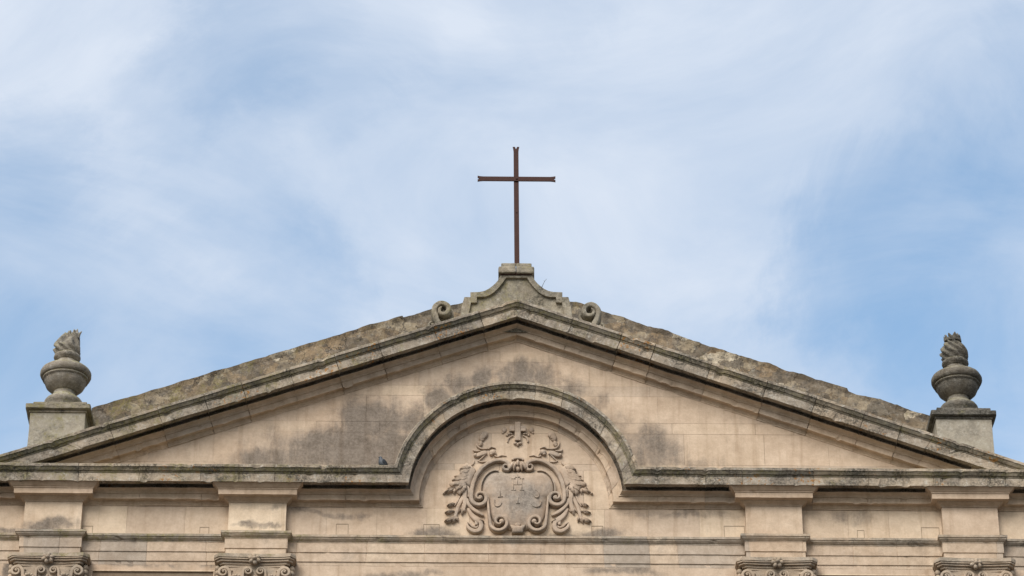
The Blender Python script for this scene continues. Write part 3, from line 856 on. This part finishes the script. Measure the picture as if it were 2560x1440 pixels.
# fluttering ribbons above the shield
for s in (0, 1):
    m = MB(); S = (s,)
    relief_path(m, [(655,205),(615,215),(590,262),(600,290)], [30,38,38,20], [20,30,26,14], sides=S)
    rblob(m, 628, 230, 26, 30, 30, 0, .3, sides=S); rblob(m, 572, 322, 26, 34, 26, 0, .2, sides=S); rblob(m, 560, 350, 18, 14, 30, sides=S)
    relief_path(m, [(520,300),(535,350),(570,378),(620,385),(662,380)], [6,12,12,9,5], [14,22,20,16,12], sides=S)
    relief_path(m, [(665,388),(700,366),(752,378)], [5,9,4], [14,22,12], sides=S)
    rleaf(m, 690, 400, 105, 40, R(-42), 30, 2, .1, sides=S)
    rblob(m, 715, 425, 42, 32, 30, 0, -.4, sides=S); rblob(m, 700, 452, 22, 16, 32, 0, 0, sides=S)
    relief_path(m, [(740,470),(775,480),(820,460),(880,466)], [12,10,8,4], [26,20,14,8], sides=S)
    relief_path(m, [(645,425),(600,440),(550,462),(505,470)], [26,32,30,18], [18,28,30,22], sides=S)
    rblob(m, 512, 462, 22, 24, 34, sides=S)
    relief_path(m, [(492,385),(500,408),(540,410),(570,402)], [8,14,10,5], [16,24,18,10], sides=S)
    relief_path(m, [(640,440),(590,490),(540,530)], [6,9,5], [20,18,10], sides=S)
    relief_path(m, [(540,525),(590,538),(650,530)], [5,9,4], [12,16,8], sides=S)
    relief_path(m, [(500,520),(480,560),(430,590)], [6,12,8], [10,14,10], sides=S)
    m.build('ribbon', ['relief'], arms)
    # broad leaf mass and acanthus branches at the side
    m = MB()
    def sp(p): return mir(p)[::-1] if s else p
    slab_poly(m, sp([(405,548),(470,590),(520,640),(490,720),(462,820),(440,850),(425,825),(395,822),(362,850),(345,925),(325,940),(292,900),(275,850),(215,822),(203,798),(250,775),(262,735),(318,712),(385,668),(322,634)]), .045, .03)
    for (x, y, L, wdt, an, h) in [(455,610,130,40,-170,20),(440,640,150,48,-150,22),(430,700,170,50,-165,24),(420,740,190,52,-172,24),(420,780,190,46,-165,22),(400,800,150,40,-140,22),(400,820,130,34,-115,22),(350,790,90,30,-110,24)]:
        rleaf(m, x, y, L, wdt, R(an), h, 3, .18, base=.052, sides=S)
    relief_path(m, [(385,668),(330,695),(262,702)], [5,8,4], [20,18,10], sides=S)
    m.build('leaf_mass', ['relief'], arms)
    m = MB()
    for (x, y, L, wdt, an, h) in [(270,850,80,26,-100,30),(265,845,120,28,-140,34),(255,850,145,20,-152,34),(240,840,60,18,-165,22)]:
        rleaf(m, x, y, L, wdt, R(an), h, 2, .15, sides=S)
    rblob(m, 140, 912, 16, 12, 26, sides=S)
    m.build('flower', ['relief'], arms)
    m = MB()
    relief_path(m, [(345,900),(360,850),(400,828),(428,850),(436,900),(428,960)], [5,9,12,14,16,10], [16,26,30,30,30,24], sides=S)
    relief_path(m, [(400,860),(385,930),(392,1010),(375,1080),(368,1130)], [24,30,28,28,20], [22,28,28,30,26], sides=S)
    rleaf(m, 385, 1060, 125, 44, R(-108), 34, 2, .1, sides=S)
    rleaf(m, 360, 1070, 100, 22, R(-125), 26, 1, .1, sides=S)
    relief_path(m, [(410,980),(430,1040),(480,1100),(545,1145),(612,1178)], [20,22,24,24,10], [26,30,34,36,26], sides=S)
    relief_path(m, [(425,1090),(470,1170),(530,1225),(575,1260)], [16,30,38,26], [18,26,32,30], sides=S)
    rleaf(m, 545, 1200, 95, 20, R(-50), 36, 1, .1, sides=S)
    rleaf(m, 560, 1230, 60, 16, R(-20), 34, 1, .1, sides=S)
    q = [(570,1250),(582,1300),(560,1350),(510,1368),(460,1350),(425,1318),(415,1270)]
    relief_path(m, q, [26,30,32,30,26,22,8], [32,38,40,40,40,38,26], sides=S)
    relief_path(m, [(415,1262),(450,1280),(480,1310),(520,1322),(545,1300)], [8,14,16,16,8], [30,34,36,34,26], sides=S)
    relief_path(m, [(500,1180),(520,1240),(525,1290)], [10,18,20], [24,28,30], sides=S)
    m.build('acanthus_branch', ['relief'], arms)
    m = MB()
    relief_path(m, [(400,900),(340,1000),(300,1090),(275,1180),(250,1230)], [20,24,22,20,14], [14,18,18,20,20], sides=S)
    relief_path(m, [(330,930),(300,1000),(262,1060)], [10,12,8], [12,16,14], sides=S)
    for (x, y, L, wdt, an, h) in [(275,1030,105,26,-165,34),(250,1042,70,22,-150,32),(268,1120,120,22,-172,36),(240,1130,80,20,-160,34),(290,1180,110,30,-118,34),(270,1190,135,34,-140,38),(250,1205,115,28,-160,36),(285,1180,80,26,-75,32),(225,1225,75,28,-150,40)]:
        rleaf(m, x, y, L, wdt, R(an), h, 3, .12, sides=S)
    m.build('leaf_branch', ['relief'], arms)

# ---- parapet of rendered rubble behind the raking cornice
mb = MB()
top = [(230,1021),(320,997),(400,972),(500,942),(600,912),(679,888),(758,864),(848,838),(927,813),(1006,793),(1009,796),(1075,776),(1160,757),(1291,745),(1440,757),(1507,780),(1559,795),(1611,815),(1670,830),(1712,847),(1783,870),(1854,893),(1925,913),(1996,936),(2045,952),(2117,974),(2121,981),(2155,992),(2200,1000),(2270,1026),(2325,1041)]
PY = -.40
pts = []
for i in range(len(top)-1):
    a, b = W(*top[i], PY), W(*top[i+1], PY); n = max(1, int(math.hypot(b[0]-a[0], b[1]-a[1])/.045))
    for k in range(n): pts.append((a[0]+(b[0]-a[0])*k/n, a[1]+(b[1]-a[1])*k/n))
pts.append(W(*top[-1], PY))
rings = []
for (x, z) in pts:
    j = noise.noise(Vector((x*5, 0, 3)))*.009*(1.1 if x > 1.3 else .3)+noise.noise(Vector((x*17, 0, 9)))*(.012 if x > 1.3 else .004)
    zt = z+j; ring = []
    # foot follows the back of the raking cornice
    n2 = nl if x < 0 else nr; d = dl if x < 0 else dr
    zr = ap[1]+(x-ap[0])*d.y/d.x+60*U
    for k in range(13):
        zz_ = zr+(zt-zr)*k/12
        q = Vector((x, -PY, zz_)); 
        q.y += noise.noise(Vector((x*2.4, 1, zz_*2.4)))*.03+noise.noise(Vector((x*9, 1, zz_*9)))*.016
        if k == 12: q.y -= .03*(1+noise.noise(Vector((x*4, 5, 0)))*1.2)
        ring.append(q)
    ring[-1].z += 0
    ring += [Vector((x, -PY+.02, zt+.012)), Vector((x, -PY+.5, zt+.03)), Vector((x, -PY+.5, zr))]
    rings.append(ring)
mb.grid(rings, True)
mb.build('parapet', ['rubble'], church)

# body of the church behind, and its roof
mb = MB()
zg = .0
xa_, xb_ = -8.7, 8.5
def gz(x): return ap[1]+(x-ap[0])*((dl if x < 0 else dr).y/(dl if x < 0 else dr).x)
outl = [(xa_, zg), (xb_, zg), (xb_, gz(xb_)), (0, ap[1]), (xa_, gz(xa_))]
f0 = [Vector((x, .018, z)) for x, z in outl]; f1 = [Vector((x, 24, z)) for x, z in outl]
mb.grid([f0, f1], True)
mb.build('body', ['gap'], church)
mb = MB()
for sgn, xe in ((0, xa_-.3), (1, xb_+.3)):
    o = .12
    mb.grid([[Vector((0, y, ap[1]+o)), Vector((xe, y, gz(xe)+o)), Vector((xe, y, gz(xe)+o+.12)), Vector((0, y, ap[1]+o+.12))] for y in (.95, 24.3)], True)
mb.build('roof', ['roof'], church)

def seat(mb, off=62):
    for v in mb.bm.verts:
        zr = ap[1]+(v.co.x-ap[0])*(dl if v.co.x < 0 else dr).y/(dl if v.co.x < 0 else dr).x+off*U
        if v.co.z < zr: v.co.z = zr
# ---- stepped and scrolled ornament on the apex
OP = .20
mb = MB()
def OW(dx, y, p=OP): return W(1291+dx, y, p)
outer = [(39,684),(41,690),(46,700),(53,708),(61,715),(70,721.5),(79,726),(86,728),(94,729.3),(104,729.6),(115,730),(115,742),(130,742),(133,752),(137,768),(141,800),(141,830)]
inner = [(26,694),(29,698),(34,706),(41,715),(48,722.5),(56,730),(63,735),(71,739),(78,741),(86,742),(99,742),(99,756),(114,756),(116,768),(119,782),(124,810),(124,838)]
inner = inner
for s in (-1, 1):
    o_ = [OW(s*x, y) for x, y in outer]; i_ = [OW(s*x, y) for x, y in inner]
    # the raised border
    for k in range(len(o_)-1):
        rr = []
        for q in (k, k+1):
            rr.append([Vector((o_[q][0], -OP+.5, o_[q][1])), Vector((o_[q][0], -OP+.01, o_[q][1])), Vector((o_[q][0]*.994, -OP, o_[q][1]-.004)), Vector((i_[q][0], -OP, i_[q][1])), Vector((i_[q][0], -OP+.06, i_[q][1])), Vector((i_[q][0], -OP+.5, i_[q][1]))])
        mb.grid(rr, True, None, None, False, False)
# top band of the border
t0, t1 = OW(-41, 684), OW(41, 694)
mb.box(OW(-40,684)[0], OW(40,684)[0], -OP-.002, -OP+.5, OW(0,694)[1], OW(0,683)[1], 0, 0, .006)
# sunken field
fl = [OW(-x, y, OP-.05) for x, y in inner][::-1]+[OW(x, y, OP-.05) for x, y in inner]
base_z = OW(0, 838)[1]
vs = []
for k in range(len(inner)-1):
    a, b = OW(-inner[k][0]-2, inner[k][1]-1, OP-.05), OW(inner[k][0]+2, inner[k][1]-1, OP-.05); c, d = OW(inner[k+1][0]+2, inner[k+1][1]-1, OP-.05), OW(-inner[k+1][0]-2, inner[k+1][1]-1, OP-.05)
    if abs(a[1]-d[1]) < 1e-4: continue
    mb.grid([[Vector((x0, -OP+.05, z0)), Vector((x1, -OP+.05, z0)), Vector((x1, -OP+.45, z0)), Vector((x0, -OP+.45, z0))] for x0, x1, z0 in ((a[0], b[0], a[1]), (d[0], c[0], d[1]))], True, None, None, False, False)
seat(mb); orn = mb.build('gable_ornament', ['ornam'], church)
mb = MB()
a = OW(-38, 657, OP+.06); b = OW(38, 664, OP+.06)
mb.box(OW(-45,665,OP+.07)[0], -.003, -OP-.07, -OP+.50, OW(0,681,OP+.07)[1], OW(0,664.5,OP+.07)[1], 0, -.2, .03, 3, .008)
mb.box(.003, OW(45,665,OP+.07)[0], -OP-.07, -OP+.50, OW(0,681,OP+.07)[1], OW(0,664.5,OP+.07)[1], 0, .1, .03, 3, .008)
mb.box(OW(-38,660,OP+.02)[0], -.004, -OP-.02, -OP+.45, OW(0,668,OP+.02)[1], OW(0,657.5,OP+.02)[1], 0, 0, .015, 2, .006)
mb.box(.004, OW(38,660,OP+.02)[0], -OP-.02, -OP+.45, OW(0,668,OP+.02)[1], OW(0,657.5,OP+.02)[1], 0, .2, .015, 2, .006)
mb.box(OW(-41,684,OP)[0], OW(41,684,OP)[0], -OP+.01, -OP+.47, OW(0,690,OP)[1], OW(0,678,OP)[1], 0, .3, .006)
mb.build('cap_stone', ['ornam'], orn)
mb = MB(); mb.box(OW(-40,684,OP+.02)[0], OW(38.5,684,OP+.02)[0], -OP-.028, -OP+.1, OW(0,686.5,OP+.02)[1], OW(0,681,OP+.02)[1], 0, 0, .004)
mb.build('iron_strap', ['rust'], orn)
for s, (cx_, cy_) in ((-1, (1106,773)), (1, (1476,777))):
    mb = MB(); SP = .30
    c = W(cx_, cy_, SP); r = 22.5*U
    pth = []
    for k in range(49):
        f = k/48; an = (-.62 - 0) + f*1.28*2*math.pi
        rr = r*(.93-.72*max(0,(f-.25)/.75))
        pth.append((c[0]-s*rr*math.cos(an)*-1*1.0 if False else c[0]+s*rr*math.cos(an), c[1]+rr*math.sin(an)*1.05))
    tail = [(c[0]+s*r*1.45, c[1]-r*2.6), (c[0]+s*r*1.25, c[1]-r*1.7), (c[0]+s*r*1.02, c[1]-r*1.1)]
    # tail leaves towards the outer side, as the scroll rolls in from below
    tail = [(c[0]+s*(-.15)*r, c[1]-r*2.7), (c[0]+s*.25*r, c[1]-r*1.9), (c[0]+s*.62*r, c[1]-r*1.15)]
    full = smooth_path(tail+[pth[0]], 5)[:-1]+pth
    N_ = len(full); wds = [8.2*U*(1 if i < N_*.5 else 1-.55*(i-N_*.5)/(N_*.5)) for i in range(N_)]
    ridge(mb, full, wds, [.13+.06*i/N_ for i in range(N_)], SP-.16, 11)
    blob(mb, c[0], c[1], r*.95, r*1.0, .05, SP-.16)
    b1 = W(cx_+s*26, cy_+33, SP)
    sp2 = spiral(b1[0], b1[1], 10*U, 3*U, math.pi*.5, 1.1*s*-1, 20)
    ridge(mb, sp2, 3.6*U, .08, SP-.16, 6); blob(mb, b1[0], b1[1], 10*U, 10*U, .05, SP-.16)
    mb.box(c[0]-r*1.0, c[0]+r*.8, -SP+.17, -SP+.5, c[1]-r*2.8, c[1]-r*.1, 0, .2, .02)
    for v in mb.bm.verts: v.co = rough_pt(v.co, .006, 6, 22)
    # solid back so that the scroll has depth from every side
    rg = []
    for k in range(24):
        a_ = 2*math.pi*k/24; rg.append((c[0]+1.3*r*math.cos(a_), c[1]+1.3*r*math.sin(a_)))
    mb.grid([[Vector((x, y, z)) for x, z in rg] for y in (-SP+.16, -SP+.42)], True)
    mb.build('scroll', ['ornam'], orn)

# ---- pedestals at the foot of each slope
PF = .20
for i, (x0, x1, ytop, ybot, cx0, cx1, ycap, ystep, sx0, sx1, mt) in enumerate([(75.5,214,1030,1112,66,220,1015,1003,82,218,'ped'), (2339.5,2479,1046,1130,2329,2486,1034,1018,2341,2471,'ped')]):
    mb = MB()
    xa, zt = W(x0, ytop, PF); xb2, _ = W(x1, ytop, PF); dpt = .86
    zf = zclip-.01
    mb.box(xa, xb2, -PF, -PF+dpt, zf, zt, 0, 0, .008, 6, .004)
    seat(mb); pd = mb.build('pedestal', [mt], church)
    pd['label'] = ['left pedestal, mossy and pale grey','right pedestal, darker with blackened cap'][i]
    mb = MB()
    ca, cz_ = W(cx0, ycap, PF+.07); cb_, _ = W(cx1, ycap, PF+.07); z1 = cz_
    w_ = .075
    mb.box(xa-.018, xb2+.018, -PF-.02, -PF+dpt+.02, zt-.01, zt+.035, 0, -.1, .008, 4, .003)
    mb.box(xa-w_, xb2+w_, -PF-w_, -PF+dpt+w_, zt+.03, zt+.125, 0, 0, .03, 8, .009)
    sa, zs_ = W(sx0, ystep, PF-.01); sb, _ = W(sx1, ystep, PF-.01)
    mb.box(xa+.03, xb2-.0, -PF+.02, -PF+dpt-.03, zt+.12, zs_, 0, 0, .012, 6, .006)
    mb.build('pedestal_cap', ['ornam' if i == 0 else 'urn_r'], pd)
    # ---- flaming urn standing on it
    ux = (xa+xb2)/2; uy = -PF+dpt/2; uz = zs_
    if i == 0: urnspec = (ux+.015, 'urn', 'grey mossy stone urn whose leaning flame streams to the right, left end of the pediment')
    else: urnspec = (ux+.01, 'urn_r', 'blackened stone urn with upright twisted flame and stubby crown, right end of the pediment')
    root = empty('stone_urn', (urnspec[0], uy, uz)); tag(root, urnspec[2], 'urn', 'flaming urns on the pediment ends')
    mtu = urnspec[1]
    V = lambda a: a*U
    m = MB(); m.lathe([(V(40),-.01),(V(44),V(4)),(V(44),V(16)),(V(47),V(20)),(V(49.5),V(26)),(V(49),V(32)),(V(45),V(38)),(V(37),V(44)),(V(30),V(51)),(V(27.5),V(57)),(V(28),V(62))], 0, 0, 0, 48, rough=.003).__class__
    o = m.build('foot', [mtu], root)
    m = MB(); m.lathe([(V(26),V(60)),(V(33),V(64)),(V(42),V(71)),(V(48),V(77)),(V(52),V(86)),(V(54),V(95)),(V(54),V(96)),(V(58.5),V(97)),(V(58.5),V(101)),(V(50),V(101.5))], 0, 0, 0, 56, rough=.0025)
    m.build('bowl', [mtu], root)
    m = MB(); m.lathe([(V(50),V(102)),(V(58),V(102)),(V(62.5),V(105)),(V(65),V(111)),(V(65),V(118)),(V(62),V(124)),(V(56),V(129)),(V(46),V(134)),(V(34),V(138)),(V(28),V(141)),(V(27),V(147)),(V(26.5),V(155)),(V(20),V(156))], 0, 0, 0, 56, rough=.005)
    m.build('rim', [mtu], root)
    m = MB(); m.lathe([(V(22),V(152)),(V(28.5),V(153)),(V(29),V(156)),(V(32),V(158)),(V(34.5),V(163)),(V(34),V(168)),(V(30),V(172)),(V(20),V(174))], 0, 0, 0, 40, rough=.004)
    m.build('collar', [mtu], root)
    # flame: fluted, twisted bud drawn out into tongues
    m = MB(); rings = []; nseg = 72; nr_ = 40
    H = 66 if i == 0 else 70
    for j in range(nr_+1):
        t = j/nr_
        if i == 0: rad = 28+4*math.sin(math.pi*min(1, t*1.9)) if t < .35 else 31*(1-((t-.35)/.65)**1.9*.68)
        else: rad = 27+6*math.sin(math.pi*min(1, t*1.7)) if t < .42 else max(18.5, 31.5*(1-((t-.42)/.35)**1.5*.45) if t < .8 else 18.5)
        ring = []
        for k in range(nseg):
            a_ = 2*math.pi*k/nseg
            tw = (1.3*t if i == 0 else 2.2*t)
            nf = 8 if i == 0 else 9
            ph = (a_+tw)*nf+ (1.2*math.sin(3*t*math.pi+a_) if i == 0 else .5*math.sin(2*a_))
            flute = math.sin(ph)
            rr = rad*(1+ (.10+.10*t)*(abs(flute)**.7*(1 if flute > 0 else -1)))
            lean = 10*t*t-5*math.sin(math.pi*t) if i == 0 else -3.5*t
            h = t*H
            if t > .72:
                h += (t-.72)/.28*(7*max(0, math.sin(ph))+ (5*math.cos(a_-.3) if i == 0 else 2*math.sin(a_*3)))
            p = Vector((V(rr*math.cos(a_)+lean), V(rr*math.sin(a_)), V(172+h)))
            p += noise.noise_vector(p*9)*.007
            ring.append(p)
        rings.append(ring)
    m.grid(rings, True, None, None, True)
    # tongues at the tip
    rq = random.Random(4+i)
    if i == 0: tg = [(10,-8,14,6),(17,-4,20,4),(22,-2,12,10),(2,-10,10,-2),(-6,-8,4,-4),(12,6,15,3)]
    else: tg = [(-18,-6,9,-2),(-9,-12,8,-1),(0,-14,10,0),(8,-12,12,2),(14,-5,11,2),(4,8,10,1),(-8,8,9,-1)]
    for (tx, ty, th, ln) in tg:
        th *= .75
        rg = []
        for q in range(6):
            f = q/5; rr = 6.5*(1-f)**.55+.6; bx = tx+ln*f*f; bz = 172+H-14+ (th+14)*f - (0 if i else 4)
            rg.append([Vector((V(bx+rr*math.cos(2*math.pi*k/8)), V(ty+rr*math.sin(2*math.pi*k/8)), V(bz))) for k in range(8)])
        m.grid(rg, True, None, None, True)
    for v_ in m.bm.verts: v_.co = rough_pt(v_.co, .006, 9, 25)
    m.build('flame', [mtu], root)

# ---- iron cross on the apex
CP = -.04
cb0 = W(1292.4, 657, CP); ct = W(1290, 368, CP); cm = W(1291, 449.5, CP)
xr = empty('iron_cross', (cb0[0], -CP, cb0[1]-.06)); tag(xr, 'tall rust brown iron cross with split flared ends on the apex block', 'cross')
bw = 6.6*U; th = .011
lean = (ct[0]-cb0[0])/(ct[1]-cb0[1])
def bar(name, L0, L1, vertical, yoff, flares):
    m = MB(); e = 8*U
    # outline along the length: t along, s across
    out = [(L0, bw)]
    if flares[0]: out = [(L0+e*1.8, bw), (L0+e*.8, bw*1.12), (L0, bw*1.33), (L0, bw*.42), (L0+e*.95, 0)]
    else: out = [(L0, bw)]
    half = out[:]
    outl = half+[(t, -s) for t, s in half[::-1] if s != 0]
    o2 = [(L1, -bw)]
    hb = [(L1-e*1.8, bw), (L1-e*.8, bw*1.12), (L1, bw*1.33), (L1, bw*.42), (L1-e*.95, 0)]
    outl += [(t, -s) for t, s in hb if s != 0]+[hb[-1]]+[(t, s) for t, s in hb[:-1][::-1]]
    co = []
    for t, s in outl:
        if vertical: co.append((s+t*lean, t))
        else: co.append((t, s))
    m.grid([[Vector((x, yoff+yy, z)) for x, z in co] for yy in (-th, th)], True)
    return m
H = ct[1]-cb0[1]+.06
m = bar('upright', 0, H, True, 0, (False, True)); m.build('upright', ['rust'], xr)
hw = (W(1388.5,449,CP)[0]-W(1194,449,CP)[0])/2; hm = (W(1388.5,449,CP)[0]+W(1194,449,CP)[0])/2-xr.location.x
m = bar('crossbar', -hw, hw, False, 0, (True, True)); o = m.build('crossbar', ['rust'], xr); o.location = (hm, -2*th-.001, cm[1]-xr.location.z)
m = MB(); m.lathe([(.02,0),(.018,.008),(.010,.014),(.002,.016)], 0, 0, 0, 14); o = m.build('rivet', ['rust'], xr); o.rotation_euler = (R(90),0,0); o.location = (hm*.4, -3*th-.001, cm[1]-xr.location.z)
m = MB(); m.lathe([(.012,0),(.011,.006),(.002,.010)], 0, 0, 0, 12); o = m.build('rivet', ['rust'], xr); o.rotation_euler = (R(90),0,0); q = W(1291.5,532,CP); o.location = (q[0]-xr.location.x, -th-.001, q[1]-xr.location.z)

# ---- pigeon on the cornice ledge
pp = .33
px_, pz_ = W(955, 1168, pp)
zledge = zb+79.5*U
pg = empty('pigeon', (px_, -pp, zledge)); tag(pg, 'small slate grey pigeon hunched on the cornice ledge left of the arch', 'bird')
sp_ = [(-.064,.222,.006),(-.058,.224,.020),(-.048,.224,.031),(-.038,.210,.036),(-.030,.188,.040),(-.020,.160,.056),(.0,.125,.072),(.035,.095,.068),(.075,.066,.044),(.12,.036,.024),(.150,.018,.014),(.152,.017,.003)]
m = MB(); rg = []
for i, (x, z, r_) in enumerate(sp_):
    p0, p1 = sp_[max(0,i-1)], sp_[min(len(sp_)-1,i+1)]
    d_ = Vector((p1[0]-p0[0], p1[1]-p0[1])).normalized(); n_ = Vector((-d_.y, d_.x))
    rg.append([Vector((x+n_.x*r_*math.cos(a_*math.pi/8), r_*.92*math.sin(a_*math.pi/8), z+n_.y*r_*math.cos(a_*math.pi/8))) for a_ in range(16)])
m.grid(rg, True, None, None, True); m.build('body', ['feather'], pg)
for s in (-1, 1):
    m = MB(); rg = []
    for j in range(9):
        f = -1+2*j/8; rr = max(.03, (1-f*f)**.5)*(1-.35*max(0, f))
        ring = []
        for q in range(12):
            a_ = 2*math.pi*q/12; u, v, ww = .088*f, .013*rr*math.cos(a_), .044*rr*math.sin(a_)
            ring.append(Vector((.035+u*math.cos(.62)+ww*math.sin(.62), s*(.052-.018*f)+v, .112-u*math.sin(.62)+ww*math.cos(.62))))
        rg.append(ring)
    m.grid(rg, True, None, None, True); m.build('wing', ['featherd'], pg)
    m = MB(); rg = [[Vector((.005+.004*math.cos(a*math.pi/3), s*.022+.004*math.sin(a*math.pi/3), z)) for a in range(6)] for z in (-.002,.06)]
    m.grid(rg, True); m.build('leg', ['beak'], pg)
m = MB(); m.lathe([(.0095,0),(.007,.012),(.001,.030)], 0, 0, 0, 10); o = m.build('beak', ['beak'], pg); o.location = (-.058,0,.222); o.rotation_euler = (0,R(-100),0)
pg.scale = (.84,.95,.88); pg.rotation_euler = (0,0,R(28))
# stand so that the visible height fits
# ---- dry stem growing by the ornament
ts = W(1352, 722, .05)
tw = empty('dry_stem', (ts[0], -.05, ts[1])); tag(tw, 'thin dry weed stem sprouting beside the right curve of the apex ornament', 'weed')
def tube(m, pts, r):
    rg = []
    for i, p in enumerate(pts):
        rr = r[i] if hasattr(r,'__len__') else r
        rg.append([Vector((p[0]+rr*math.cos(a*math.pi/2.5), p[1]+rr*math.sin(a*math.pi/2.5), p[2])) for a in range(5)])
    m.grid(rg, True)
m = MB()
pts = []
for (qx, qy) in [(1352,722),(1356,715),(1359,708),(1362,703),(1366,697)]:
    a = W(qx, qy, .05); pts.append((a[0]-ts[0], 0, a[1]-ts[1]))
tube(m, pts, [.006,.005,.004,.003,.002])
a = W(1361,704,.05); b = W(1360,700,.05); tube(m, [(a[0]-ts[0],0,a[1]-ts[1]), (b[0]-ts[0],.01,b[1]-ts[1])], .002)
a = W(1364,700,.05); b = W(1367,699,.05); tube(m, [(a[0]-ts[0],0,a[1]-ts[1]), (b[0]-ts[0],.01,b[1]-ts[1]+.01)], .002)
m.build('stem', ['twig'], tw)

# ---- ground
m = MB(); n = 20; S = 600
vv = [[m.v(-S+2*S*i/n, -S+2*S*j/n, 0) for i in range(n+1)] for j in range(n+1)]
for j in range(n):
    for i in range(n): m.face([vv[j][i], vv[j][i+1], vv[j+1][i+1], vv[j+1][i]])
g = m.build('ground', ['paving']); g['kind'] = 'structure'
